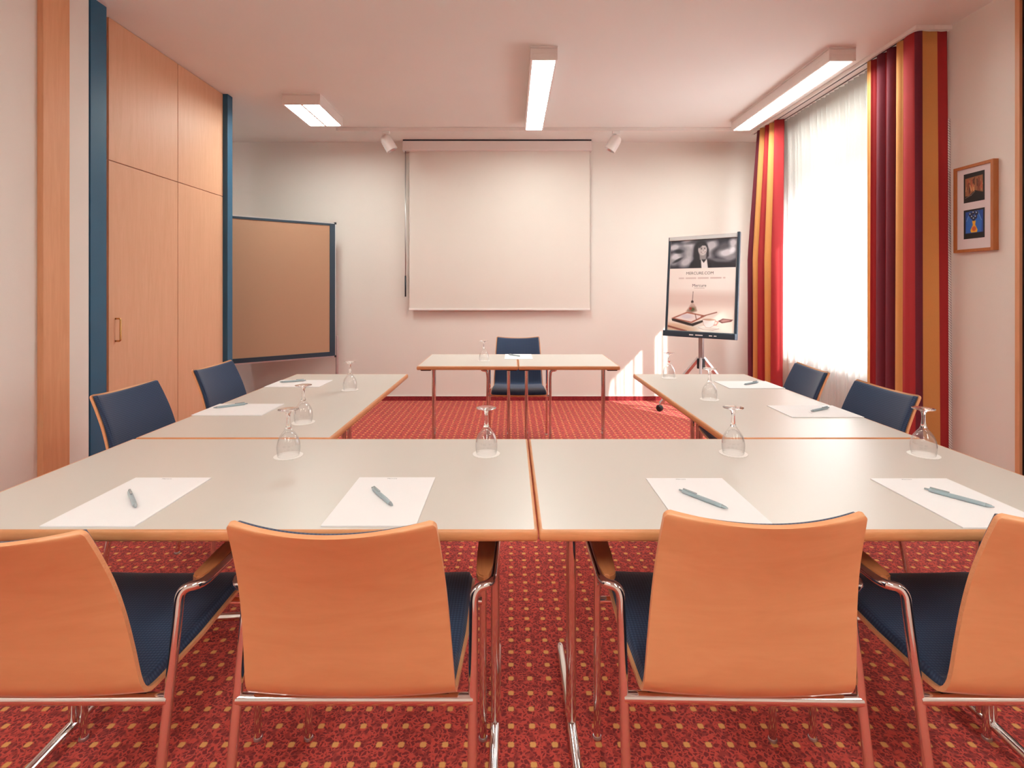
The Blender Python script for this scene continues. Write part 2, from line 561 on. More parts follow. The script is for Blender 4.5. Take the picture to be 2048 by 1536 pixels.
ceiling_light(.134, .322, 3.558, 5.15, 'long narrow ceiling light in the middle of the ceiling')
ceiling_light(2.20, 2.388, 3.573, 5.16, 'long narrow ceiling light in front of the curtains')
ceiling_light(.134, .322, -1.3, .29, 'added unseen ceiling light behind the viewer, middle row')  # this row is out of view, added to light chair backs and room
ceiling_light(-1.79, -1.60, -1.3, .29, 'added unseen ceiling light behind the viewer, left row')
ceiling_light(2.0, 2.188, -1.3, .29, 'added unseen ceiling light behind the viewer, right row')

# ------------------------------------------------------------------ track and spots
tr = empty('lighting_track', (.25, 5.37, ZC), 0, 'thin white lighting track across the ceiling before the screen', 'lighting track')
bm = mkbox(-2.05, 2.05, -.018, .018, -.034, 0, .002)
obj('rail', bm, M['white_metal'], tr)
obj('end_cap', mkbox(-2.062, -2.05, -.019, .019, -.036, 0, .002), M['white_plastic'], tr)
obj('end_cap', mkbox(2.05, 2.062, -.019, .019, -.036, 0, .002), M['white_plastic'], tr)
def spot(x, sgn, label):
    r = empty('spotlight', (x, 5.37, ZC - .034), 0, label, 'spotlight', 'white spotlights on the ceiling track')
    bm = mkbox(-.04, .04, -.016, .016, -.03, 0, .005)
    obj('adapter', bm, M['white_plastic'], r)
    ax = Vector((.50 * sgn, .12, -.86)).normalized()
    c = Vector((.022 * sgn, 0, -.125))
    pv = c - ax * .035
    obj('stem', mktube([(0, 0, -.028), (0, 0, -.06), tuple(pv)], .008, 10), M['white_metal'], r, True)
    prof = [(0, -.085), (.03, -.083), (.048, -.070), (.058, -.045), (.060, .01), (.060, .080), (.055, .082), (.052, .060), (0, .058)]
    hd = obj('head', lathe(bmesh.new(), prof, 28, axis_matrix(c, ax)), M['white_metal'], r, True, 40)
    prof = [(.0, .064), (.040, .066), (.0525, .079), (.0545, .0815), (.0525, .062), (0, .061)]
    obj('reflector', lathe(bmesh.new(), prof, 28, axis_matrix(c, ax)), M['silver'], hd, True, 40)
    return r
spot(-1.30, 1, 'white track spotlight left of the projection screen')
spot(1.09, -1, 'white track spotlight right of the projection screen')

# ------------------------------------------------------------------ projection screen
ps = empty('projection_screen', (-.15, 5.80, 0), 0, 'pull-down projection screen on the back wall', 'projection screen')
bm = mkbox(-1.068, 1.06, -.02, .083, 2.822, 2.930, .006)
obj('case', bm, M['white_metal'], ps)
obj('top_strip', mkbox(-1.06, 1.05, -.021, .08, 2.9315, 2.9425), M['dark_metal'], ps)
bm = mkbox(-.995, 1.037, .018, .0205, 1.045, 2.83)
obj('fabric', bm, M['screen'], ps)
bm = mkbox(-1.0, 1.042, .010, .028, 1.028, 1.052, .004)
obj('bottom_bar', bm, M['white_metal'], ps)
bm = mktube([(-1.04, .025, 2.825), (-1.04, .025, 1.18)], .006, 10)
obj('pull_rod', bm, M['silver'], ps, True)
obj('rod_grip', mktube([(-1.04, .025, 1.42), (-1.04, .025, 1.185)], .009, 10), M['dark_metal'], ps, True)

# ------------------------------------------------------------------ pinboard
R = Vector((-1.925, 5.65, 0)); dr = Vector((.792, .611, 0)).normalized()
ang = math.atan2(dr.y, dr.x)
ctr = R - dr * .60
pb = empty('pinboard', tuple(ctr), ang, 'brown felt pinboard in dark blue frame, beside the wardrobe', 'pinboard')
Z0, Z1 = .537, 1.986
W2 = .60
obj('panel', mkbox(-W2 + .05, W2 - .05, -.012, .012, Z0 + .045, Z1 - .02), M['felt'], pb)
bm = bmesh.new()
box(bm, -W2 + .006, -W2 + .062, -.018, .018, Z0 + .006, Z1 - .006)
box(bm, W2 - .062, W2 - .006, -.018, .018, Z0 + .006, Z1 - .006)
box(bm, -W2 + .062, W2 - .062, -.018, .018, Z1 - .028, Z1 - .006)
box(bm, -W2 + .062, W2 - .062, -.018, .018, Z0 + .006, Z0 + .052)
obj('frame', bm, M['board_frame'], pb)
bm = bmesh.new()
box(bm, -W2, W2, -.014, .014, Z1 - .005, Z1 + .004); box(bm, -W2, W2, -.014, .014, Z0 - .008, Z0 + .005)
box(bm, W2 - .005, W2 + .004, -.014, .014, Z0, Z1); box(bm, -W2 - .004, -W2 + .005, -.014, .014, Z0, Z1)
obj('edge_profile', bm, M['silver'], pb)
for sx in (-1, 1):
    for z in (Z0, Z1): obj('corner_piece', mkbox(sx * W2 - .011, sx * W2 + .011, -.018, .018, z - .012, z + .012, .004), M['black'], pb)
for sx in (-1, 1):
    lg = obj('leg', mkbox(sx * (W2 + .022) - .012, sx * (W2 + .022) + .012, -.014, .014, .03, .76, .002), M['silver'], pb)
    obj('foot', mkbox(sx * (W2 + .022) - .016, sx * (W2 + .022) + .016, -.17, .17, 0, .03, .006), M['dark_metal'], lg)

# ------------------------------------------------------------------ flip chart with poster
FA = Vector((1.547, 5.19, 0)); FB = Vector((2.07, 4.73, 0))
fd = (FB - FA); FWid = fd.length; fd.normalize()
fang = math.atan2(fd.y, fd.x)
fc = (FA + FB) / 2
fx = empty('flip_chart', (fc.x, fc.y, 0), fang, 'flip chart easel on castors beside the curtain, holding a poster', 'flip chart')
FZ0 = .812
tilt = Matrix.Translation((0, 0, FZ0)) @ Matrix.Rotation(-.097, 4, 'X')
FH = .985
hwf = FWid / 2
obj('board', xform(mkbox(-hwf + .02, hwf - .02, 0, .018, .02, FH - .01), tilt), M['white_metal'], fx)
obj('side_rail', xform(mkbox(-hwf, -hwf + .022, -.008, .022, 0, FH, .004), tilt), M['board_frame'], fx)
obj('side_rail', xform(mkbox(hwf - .026, hwf, -.008, .022, 0, FH + .012, .004), tilt), M['board_frame'], fx)
obj('top_clamp', xform(mkbox(-hwf + .01, hwf - .022, -.016, .01, FH - .042, FH, .006), tilt), M['silver'], fx)
bm = mkbox(-hwf, hwf, -.055, .02, -.012, .045, .005)
ty = obj('tray', xform(bm, tilt), M['board_frame'], fx)
for a, b in ((.05, .09), (.11, .18), (.24, .27), (.285, .31)):
    obj('lettering', xform(mkbox(-hwf + a + .22, -hwf + b + .22, -.0562, -.0548, .008, .018), tilt), M['white_mark'], ty)
obj('post', mkbox(-.022, .022, .030, .064, .50, .90, .004), M['silver'], fx)
obj('spine', xform(mkbox(-.03, .03, .0185, .045, .04, .80, .004), tilt), M['silver'], fx)
obj('hub', mkbox(-.032, .032, .012, .072, .50, .60, .008), M['dark_metal'], fx)
for k in range(3):
    wdir = Vector((-.62, .79, 0)); wdir.rotate(Matrix.Rotation(k * 2 * PI / 3, 3, 'Z'))
    wdir.rotate(Matrix.Rotation(-fang, 3, 'Z'))
    base = Vector((0, .042, 0))
    p0 = base + wdir * .025 + Vector((0, 0, .60)); p1 = base + wdir * .46 + Vector((0, 0, .085))
    lg = obj('leg', mktube([tuple(p0), tuple(p1)], .022, 4, flat=.6), M['silver'], fx)
    side = Vector((-wdir.y, wdir.x, 0))
    fk = bmesh.new(); tube(fk, [tuple(p1 + Vector((0, 0, .01))), tuple(p1 - Vector((0, 0, .04)) + wdir * .012)], .011, 8)
    obj('fork', fk, M['silver'], lg, True)
    cpos = p1 + wdir * .012; cpos.z = .034
    prof = [(0, -.022), (.026, -.022), (.034, -.015), (.034, .015), (.026, .022), (0, .022)]
    obj('castor', lathe(bmesh.new(), prof, 24, axis_matrix(cpos, side)), M['black'], lg, True, 40)

# poster sheet
PW, PH = .640, .895
def poster_paint():
    c = Canvas(190, 264, 1.0, 1.4, (240, 230, 224))
    # pale upper background and cream table
    c.ell(.82, .66, .55, .30, (252, 248, 244), 1.6)
    c.poly([(-.1, .80), (1.1, .82), (1.1, 1.06), (-.1, 1.03)], (228, 206, 198), .12, .8)
    c.poly([(-.1, 1.06), (1.1, 1.08), (1.1, 1.6), (-.1, 1.6)], (248, 238, 228), .10)
    c.ell(.15, 1.36, .30, .06, (230, 185, 150), .8, .1, .8)
    c.line([(-.02, 1.335), (.30, 1.405)], .022, (140, 60, 48), .02)
    c.ell(.75, 1.15, .35, .14, (255, 248, 240), 1.2, 0, .8)
    # thread, tag and tea bag
    c.line([(.385, .80), (.378, .96)], .007, (90, 66, 62), .008)
    c.ell(.378, .955, .020, .022, (56, 42, 44), .4)
    c.poly([(.378, .965), (.34, 1.01), (.295, 1.10), (.37, 1.125), (.455, 1.09), (.42, 1.00)], (205, 180, 168), .012)
    c.poly([(.37, 1.03), (.30, 1.10), (.37, 1.122), (.44, 1.09), (.43, 1.04)], (120, 92, 74), .05, .75)
    c.ell(.385, 1.07, .03, .025, (84, 96, 60), .6); c.ell(.355, 1.06, .02, .02, (160, 60, 50), .6)
    # tablet
    c.poly([(.06, 1.225), (.10, 1.215), (.38, 1.285), (.555, 1.225), (.565, 1.25), (.40, 1.325), (.33, 1.315), (.07, 1.255)], (52, 40, 38), .01)
    c.poly([(.055, 1.215), (.30, 1.110), (.60, 1.16), (.38, 1.278)], (176, 104, 84), .008)
    c.poly([(.11, 1.212), (.305, 1.130), (.545, 1.168), (.372, 1.258)], (246, 236, 234), .008)
    c.ell(.30, 1.18, .09, .035, (226, 220, 228), .8)
    c.line([(.43, 1.14), (.45, 1.22)], .010, (120, 80, 70), .01)
    c.line([(.52, 1.175), (.75, 1.105)], .014, (150, 92, 76), .008)
    # cup, saucer and telephone
    c.ell(.64, 1.345, .16, .036, (255, 252, 248), .25); c.ell(.64, 1.353, .15, .02, (226, 210, 200), .5, 0, .6)
    c.poly([(.545, 1.215), (.735, 1.215), (.715, 1.30), (.66, 1.335), (.60, 1.335), (.56, 1.29)], (255, 253, 252), .006)
    c.line([(.545, 1.215), (.56, 1.29), (.60, 1.335), (.66, 1.335), (.715, 1.30), (.735, 1.215)], .006, (214, 190, 180), .006)
    c.line([(.49, 1.345), (.56, 1.372), (.70, 1.374), (.79, 1.345)], .008, (206, 180, 170), .008)
    c.ell(.64, 1.217, .096, .014, (214, 180, 160), .3)
    c.line([(.735, 1.235), (.775, 1.25), (.75, 1.29), (.715, 1.295)], .012, (222, 150, 140), .008)
    c.poly([(.77, 1.235), (.84, 1.195), (.985, 1.205), (.96, 1.235), (.83, 1.262)], (112, 62, 60), .01)
    c.poly([(.80, 1.232), (.85, 1.207), (.96, 1.213), (.93, 1.228), (.84, 1.246)], (190, 150, 146), .01)
    # faint text lines
    for k in range(26):
        x = .16 + k * .027
        if k % 7 != 3: c.line([(x, .592), (x + .012, .592)], .022, (214, 196, 192), .012, .9)
    for k in range(9):
        c.line([(.40 + k * .018, .745), (.41 + k * .018, .745)], .008, (206, 190, 188), .008)
    # black and white photograph
    ph = .440
    m = Canvas(190, 264, 1.0, 1.4, (48, 48, 60))
    blobs = [(.06, .10, .10, .05, 210), (.10, .25, .12, .07, 225), (.04, .34, .09, .05, 150), (.28, .08, .10, .11, 214), (.22, .18, .09, .08, 120),
             (.30, .22, .06, .10, 176), (.25, .34, .10, .07, 200), (.13, .17, .07, .03, 30), (.12, .31, .08, .02, 36), (.64, .10, .09, .09, 205), (.60, .20, .08, .10, 188),
             (.72, .20, .09, .06, 60), (.86, .22, .12, .07, 232), (.95, .08, .06, .07, 220), (.82, .12, .08, .05, 90), (.92, .30, .10, .04, 150),
             (.75, .33, .14, .03, 110), (.66, .36, .12, .03, 40), (.80, .40, .2, .04, 34), (.50, .02, .3, .03, 70), (.95, .18, .04, .05, 245)]
    for x, y, rx, ry, g in blobs: m.ell(x, y, rx, ry, (g, g, min(255, g + 8)), .9, random.uniform(-.5, .5), .9)
    m.poly([(.30, .46), (.33, .36), (.40, .285), (.47, .27), (.57, .30), (.64, .37), (.66, .46)], (26, 26, 34), .03)
    m.ell(.475, .140, .100, .125, (34, 32, 40), .35, .15)
    m.poly([(.385, .12), (.43, .06), (.45, .16), (.46, .30), (.40, .33), (.372, .25)], (32, 30, 38), .03)
    m.poly([(.575, .10), (.60, .16), (.605, .26), (.565, .30), (.565, .18)], (38, 36, 44), .025)
    m.poly([(.46, .22), (.555, .22), (.565, .31), (.47, .31)], (150, 144, 146), .02)
    m.ell(.505, .158, .066, .088, (206, 200, 200), .22, -.12)
    m.ell(.478, .165, .03, .07, (176, 170, 172), .8, 0, .6)
    m.poly([(.44, .13), (.445, .085), (.50, .058), (.56, .075), (.575, .12), (.55, .098), (.50, .095), (.46, .13)], (36, 34, 42), .02)
    for ex in (.488, .538):
        m.ell(ex, .145, .014, .007, (40, 38, 44), .4); m.line([(ex - .018, .128), (ex + .014, .125)], .006, (80, 74, 78), .006)
    m.line([(.518, .15), (.524, .178), (.514, .182)], .006, (150, 142, 144), .008)
    m.line([(.485, .196), (.505, .208), (.53, .206), (.548, .192)], .010, (110, 84, 90), .006)
    m.line([(.495, .199), (.515, .204), (.538, .198)], .007, (245, 243, 243), .005)
    m.poly([(.50, .46), (.485, .30), (.53, .36), (.575, .30), (.60, .46)], (236, 234, 236), .012)
    mask = np.clip((ph - c.y) / .004 + .5, 0, 1)[..., None]
    c.a = c.a * (1 - mask) + m.a * mask
    return c
po = empty('poster', (fc.x, fc.y, FZ0), fang, 'printed poster clipped to the flip chart, woman above a tea set', 'poster')
po.rotation_mode = 'XYZ'
po.rotation_euler = (Matrix.Rotation(fang, 3, 'Z') @ Matrix.Rotation(-.097, 3, 'X')).to_euler()
c = poster_paint()
sx, sz = PW / 1.0, PH / 1.4
c.x = c.x * sx; c.y = c.y * sz; c.W *= sx; c.H *= sz
sh = c.build('sheet', po, -.0040)
bm = mkbox(-PW / 2, PW / 2, -.0038, -.0008, 0, PH)
obj('backing', bm, M['paper'], po)
off = Matrix.Translation((0, 0, .050))
for o in (po.children): o.location = (-.002, 0, .050)
def poster_text(body, wd, s, t, mat, bold=0.0):
    bm = text_bm(body, wd, bold)
    xform(bm, Matrix.Translation((PW * (s - .5), -.0046, PH * (1 - t))) @ Matrix.Rotation(PI / 2, 4, 'X'))
    o = obj('lettering', bm, mat, sh, recalc=False)
    return o
poster_text('MERCURE.COM', .265, .475, .371, M['ink'])
poster_text('Mercure', .135, .475, .505, M['ink'], .0)

# ------------------------------------------------------------------ framed prints on the right wall
fr = empty('picture_frame', (XR, 3.0985, 1.494), -PI / 2, 'beech box frame with two small prints on the right wall', 'picture frame')
# local x runs along world -Y, local -y faces the room (world -X)
FW2, FHH, FD = .134, .526, .032
bm = bmesh.new()
fw = .018
box(bm, -FW2, -FW2 + fw, -FD, 0, 0, FHH, .001); box(bm, FW2 - fw, FW2, -FD, 0, 0, FHH, .001)
box(bm, -FW2 + fw, FW2 - fw, -FD, 0, 0, fw, .001); box(bm, -FW2 + fw, FW2 - fw, -FD, 0, FHH - fw, FHH, .001)
obj('frame', bm, M['frame_wood'], fr)
obj('mount', mkbox(-FW2 + fw, FW2 - fw, -.022, -.004, fw, FHH - fw), M['mat_board'], fr)
a = Canvas(60, 76, .14, .176, (10, 10, 12))
a.poly([(.010, .028), (.128, .024), (.130, .128), (.075, .108), (.035, .138), (.010, .136)], (150, 96, 60), .004)
for k in range(34):
    x = .014 + random.random() * .11; y = .03 + random.random() * .06
    a.line([(x, y), (x + random.uniform(-.01, .01), y + random.uniform(.02, .055))], random.uniform(.003, .008),
           random.choice([(206, 130, 78), (110, 44, 30), (224, 176, 120), (70, 34, 28), (190, 84, 54)]), .004, .75)
a.poly([(.006, .150), (.040, .135), (.080, .112), (.134, .128), (.134, .176), (.006, .176)], (12, 10, 14), .006)
a.line([(.012, .146), (.05, .134), (.075, .115)], .004, (190, 160, 140), .004, .7)
b = Canvas(60, 76, .14, .176, (8, 9, 14))
b.poly([(.012, .012), (.130, .010), (.130, .142), (.012, .142)], (24, 74, 160), .004)
b.poly([(.040, .014), (.096, .012), (.122, .08), (.118, .140), (.014, .142), (.018, .07)], (36, 104, 196), .006)
b.line([(.042, .016), (.020, .068)], .003, (170, 200, 230), .003, .7); b.line([(.094, .014), (.120, .072)], .003, (170, 200, 230), .003, .7)
b.poly([(.058, .070), (.082, .070), (.078, .095), (.094, .125), (.090, .140), (.050, .140), (.046, .125), (.062, .095)], (232, 176, 40), .003)
b.ell(.070, .118, .014, .014, (200, 90, 40), .5)
for x, y in ((.045, .030), (.066, .022), (.088, .026), (.056, .046), (.080, .048), (.068, .058)):
    b.ell(x, y, .011, .013, (20, 28, 60), .4); b.ell(x - .002, y - .004, .004, .004, (190, 214, 240), .6)
pa = a.build('print', fr, -.0226); pa.location = (0, 0, .300); pa['label'] = 'brown and black print of rock layers'
pb2 = b.build('print', fr, -.0226); pb2.location = (0, 0, .080); pb2['label'] = 'blue print with a yellow vase'

# ------------------------------------------------------------------ curtains
def ribbon(columns, mats, z0, z1, nz, fold, name, parent, thick=.0025):
    """columns: list of (x, y, material index of the strip that follows); fold(x,y,t,i) -> (x,y) at height fraction t (0 = top)"""
    bm = bmesh.new()
    uvl = None
    grid = []
    for j in range(nz + 1):
        t = j / nz
        z = z1 + (z0 - z1) * t
        grid.append([bm.verts.new((*fold(x, y, t, i), z)) for i, (x, y, m) in enumerate(columns)])
    for j in range(nz):
        for i in range(len(columns) - 1):
            f = bm.faces.new((grid[j][i], grid[j][i + 1], grid[j + 1][i + 1], grid[j + 1][i]))
            f.material_index = columns[i][2]
    o = obj(name, bm, mats, parent, True)
    sm = o.modifiers.new('thickness', 'SOLIDIFY'); sm.thickness = thick; sm.offset = 0
    return o
CM = [M['c_yellow'], M['c_red'], M['c_burgundy']]
def strips(segs, per=7):
    """segs: list of ((x0,y0),(x1,y1),mat, bulge) -> columns with a rounded bulge in the normal direction"""
    cols = []
    for (p, q, m, bl) in segs:
        p, q = Vector(p), Vector(q); dd = (q - p)
        nrm = Vector((dd.y, -dd.x)).normalized()
        for k in range(per):
            s = k / per
            pt = p + dd * s + nrm * (bl * math.sin(PI * s))
            cols.append((pt.x, pt.y, m))
    cols.append((segs[-1][1][0], segs[-1][1][1], segs[-1][2]))
    return cols
# near stack: along the rail, then round the corner back to the wall (normal of +Y travel = +X; we travel -Y)
near = [((2.605, 3.770), (2.578, 3.735), 0, .002), ((2.578, 3.735), (2.582, 3.705), 0, -.004), ((2.582, 3.705), (2.60, 3.690), 1, -.003), ((2.60, 3.690), (2.635, 3.665), 1, 0), ((2.635, 3.665), (2.58, 3.640), 2, .004),
        ((2.58, 3.640), (2.60, 3.585), 2, .014), ((2.60, 3.585), (2.64, 3.57), 1, 0), ((2.64, 3.57), (2.58, 3.545), 1, .006), ((2.58, 3.545), (2.60, 3.500), 2, .012),
        ((2.60, 3.500), (2.65, 3.488), 2, 0), ((2.65, 3.488), (2.585, 3.462), 0, .004), ((2.585, 3.462), (2.588, 3.405), 0, .010), ((2.588, 3.405), (2.578, 3.300), 1, .012),
        ((2.578, 3.300), (2.616, 3.285), 2, .006), ((2.616, 3.285), (2.716, 3.292), 0, -.006), ((2.716, 3.292), (2.776, 3.290), 1, -.006)]
cols = strips(near)
def fold_near(x, y, t, i):
    k = i / 7
    amp = .010 * math.sin(k * 2.1) * t
    fl = .030 * t * max(0, min(1, (3.75 - y) / .3)) * .5
    grow = 1 + .025 * math.sin(PI * min(1, t * 1.1))
    return (2.60 + (x - 2.60) * (1.0 + .12 * t) + amp * .5 - .012 * t * (1 if y > 3.35 else -.2), 3.30 + (y - 3.30) * (1 - .02 * t) - .006 * t)
dn = empty('curtain', (0, 0, 0), 0, 'striped red and yellow curtain bunched beside the framed prints', 'curtain', 'striped window drapes')
dn.location = (2.60, 3.5, 0)
o = ribbon(cols, CM, .02, ZC - .032, 26, fold_near, 'drape', dn); o.location = (-2.60, -3.5, 0)
bm = bmesh.new()
prev = None
for j in range(31):
    t = j / 30; z = 2.35 + (.02 - 2.35) * t
    w = .012 + .018 * t
    x = 2.779 + .003 * t
    cur = [bm.verts.new((x - 2.60, 3.286 - 3.5 - .004 * t, z)), bm.verts.new((x + w * .45 + .004 - 2.60, 3.279 - 3.5 - .004 * t, z)), bm.verts.new((x + w * .75 - .004 - 2.60, 3.290 - 3.5, z))]
    if prev: [bm.faces.new((prev[k], prev[k + 1], cur[k + 1], cur[k])) for k in range(2)]
    prev = cur
obj('corded_edge', bm, M['lining'], dn, True)
# far stack
far = [((2.64, 4.985), (2.59, 5.01), 1, -.004), ((2.59, 5.01), (2.575, 5.06), 1, -.012), ((2.575, 5.06), (2.63, 5.085), 0, 0), ((2.63, 5.085), (2.57, 5.105), 0, 0), ((2.57, 5.105), (2.575, 5.15), 0, -.010),
       ((2.575, 5.15), (2.63, 5.175), 1, 0), ((2.63, 5.175), (2.56, 5.20), 1, 0), ((2.56, 5.20), (2.57, 5.25), 1, -.014), ((2.57, 5.25), (2.62, 5.27), 0, 0), ((2.62, 5.27), (2.555, 5.30), 0, -.004),
       ((2.555, 5.30), (2.57, 5.345), 0, -.012), ((2.57, 5.345), (2.63, 5.36), 2, 0), ((2.63, 5.36), (2.56, 5.39), 2, 0), ((2.56, 5.39), (2.58, 5.44), 2, -.012), ((2.58, 5.44), (2.66, 5.47), 1, -.01)]
cols = strips(far, 5)
def fold_far(x, y, t, i):
    a = min(1, t * 2.2)
    return (x - .055 * a * (.4 + .6 * (y - 4.98) / .5) + .006 * math.sin(i * .7 + 3 * t), 5.0 + (y - 5.0) * (.86 + .24 * a))
df = empty('curtain', (2.60, 5.2, 0), 0, 'striped red and yellow curtain bunched near the corner behind the flip chart', 'curtain', 'striped window drapes')
o = ribbon(cols, CM, .02, ZC - .032, 26, fold_far, 'drape', df); o.location = (-2.60, -5.2, 0)
# voile
vcols = []
ny = 340
VY0, VY1 = 3.66, 5.12
for i in range(ny + 1):
    vcols.append((2.70, VY0 + (VY1 - VY0) * i / ny, 0))
rs = [random.uniform(.6, 1.4) for _ in range(60)]
def fold_voile(x, y, t, i):
    s = (y - VY0) / (VY1 - VY0)
    ph = s * 24 * 2 * PI
    k = int(s * 24) % 24
    pinch = .016 * math.copysign(abs(math.sin(ph / 2)) ** .6, 1) * max(0, 1 - t * 9) 
    a = .017 + .010 * min(1, t * 4)
    w = math.sin(ph + .5 * math.sin(s * 13) + t * .5 * math.sin(s * 31))
    w2 = .35 * math.sin(ph * .5 + 1.3 + t * 1.1) + .25 * math.sin(s * 41 + t)
    return (x - .012 + a * (w * rs[k % 60] ** .3 + w2) * .8 - pinch, y + .004 * math.sin(2 * ph + t * 2))
vo = empty('voile_curtain', (2.66, 4.4, 0), 0, 'white translucent voile curtain glowing in front of the window', 'curtain')
bmv = ribbon(vcols, [M['sheer']], .03, ZC - .036, 30, fold_voile, 'voile', vo)
bmv.modifiers.clear(); bmv.location = (-2.66, -4.4, 0)
# heading tape of the voile
def fold_head(x, y, t, i):
    q = fold_voile(x, y, .02 + t * .03, i); return (q[0] - .003, q[1])
hb = ribbon(vcols, [M['sheer']], ZC - .11, ZC - .038, 3, fold_head, 'heading_tape', vo); hb.modifiers.clear(); hb.location = (-2.66, -4.4, 0)
# rail
rl = empty('curtain_rail', (2.62, 4.4, ZC), 0, 'white curtain rail on the ceiling above the window', 'curtain rail')
bm = mkbox(-.055, .065, 3.275 - 4.4, 5.52 - 4.4, -.026, 0, .003)
box(bm, .065, XR - 2.62, 3.275 - 4.4, 3.325 - 4.4, -.026, 0, .003)
obj('rail', bm, M['white_plastic'], rl)
bm = bmesh.new()
box(bm, -.035, -.028, 3.33 - 4.4, 5.50 - 4.4, -.029, -.024); box(bm, .035, .042, 3.33 - 4.4, 5.50 - 4.4, -.029, -.024)
obj('groove', bm, M['dark_metal'], rl)

# ------------------------------------------------------------------ tables
ZT = .74
def rrect(x0, x1, y0, y1, r, n=5):
    out = []
    for cx, cy, a0 in ((x1 - r, y1 - r, 0), (x0 + r, y1 - r, PI / 2), (x0 + r, y0 + r, PI), (x1 - r, y0 + r, 1.5 * PI)):
        for k in range(n + 1):
            a = a0 + PI / 2 * k / n
            out.append((cx + r * math.cos(a), cy + r * math.sin(a)))
    return out
def table(x0, x1, y0, y1, along, legs, label, group, foot_half=.33):
    """along: 'x' or 'y' is the long direction; legs: positions along it; feet run across it"""
    cx, cy = (x0 + x1) / 2, (y0 + y1) / 2
    r = empty('table', (cx, cy, 0), 0, label, 'table', group)
    x0 -= cx; x1 -= cx; y0 -= cy; y1 -= cy
    e = .0045
    # laminate
    bm = bmesh.new()
    lo = rrect(x0 + e, x1 - e, y0 + e, y1 - e, .004, 3)
    vb = [bm.verts.new((*p, ZT - .022)) for p in lo]; vt = [bm.verts.new((*p, ZT)) for p in lo]
    bm.faces.new(vt); bm.faces.new(vb[::-1])
    for i in range(len(lo)): bm.faces.new((vb[i], vb[(i + 1) % len(lo)], vt[(i + 1) % len(lo)], vt[i]))
    obj('tabletop', bm, M['laminate'], r)
    # rounded wooden edge
    bm = bmesh.new()
    prof = []
    for k in range(9):
        a = PI / 2 - PI * k / 8
        prof.append((.0050 * math.cos(a) ** .8, -.0125 + .0125 * math.sin(a)))
    rings = []
    inner = [(-.0030, -.0250), (-.0030, .0)]
    for dx, dz in prof + inner:
        rr = rrect(x0 + .005 - dx, x1 - .005 + dx, y0 + .005 - dx, y1 - .005 + dx, .005, 3)
        rings.append([bm.verts.new((*p, ZT + dz + .0002)) for p in rr])
    n = len(rings[0])
    for a_, b_ in zip(rings, rings[1:] + rings[:1]):
        for i in range(n): bm.faces.new((a_[i], a_[(i + 1) % n], b_[(i + 1) % n], b_[i]))
    obj('edge_band', bm, M['table_edge'], r, True, 50)
    # legs
    for p in legs:
        p = p - (cx if along == 'x' else cy)
        def P(u, v, z): return (u, v, z) if along == 'x' else (v, u, z)
        bm = bmesh.new()
        for s in (-1, 1):
            tube(bm, [P(p, s * .016, .030), P(p, s * .016, ZT - .026)], .0125, 14)
        lg = obj('leg', bm, M['chrome'], r, True, 40)
        bm = bmesh.new()
        prof = [(-foot_half, .010), (-foot_half + .02, .018), (-.10, .030), (0, .034), (.10, .030), (foot_half - .02, .018), (foot_half, .010)]
        tube(bm, [P(p, a, max(z - .006, .0075) + .006) for a, z in catmull([(a, z, 0) for a, z in prof], 5) for a, z in [(a, z)]] if False else
             [P(p, v.x, v.y + .004) for v in catmull([(a, z, 0) for a, z in prof], 5)], .0135, 14)
        obj('foot', bm, M['chrome'], lg, True, 40)
        sgn = 1 if p > 0 else -1
        bm = bmesh.new()
        a, b = sorted((p - sgn * .015, p + sgn * .060))
        u0, u1 = (a, b)
        if along == 'x': box(bm, u0, u1, -.24, .24, ZT - .046, ZT - .0255, .006)
        else: box(bm, -.24, .24, u0, u1, ZT - .046, ZT - .0255, .006)
        obj('bracket', bm, M['black'], lg)
    return r
SEAM = .0605
GT = 'pale grey conference tables set in a square'
table(SEAM - 1.4, SEAM - .0008, 1.131, 1.830, 'x', (-1.24, -.045), 'pale grey table nearest the viewer, left of the centre seam', GT)
table(SEAM + .0008, SEAM + 1.4, 1.131, 1.830, 'x', (.172, 1.362), 'pale grey table nearest the viewer, right of the centre seam', GT)
table(-1.339, -.641, 1.836, 3.222, 'y', (1.945, 3.115), 'pale grey table running back along the wardrobe side', GT)
table(.761, 1.459, 1.836, 3.222, 'y', (1.945, 3.115), 'pale grey table running back along the window side', GT)
table(-.647, .0495, 3.535, 4.20, 'x', (-.577, -.018), 'small square table before the screen, with a glass on it', GT, .31)
table(.0510, .748, 3.535, 4.20, 'x', (.115, .690), 'small square table before the screen, the one nearer the flip chart', GT, .31)

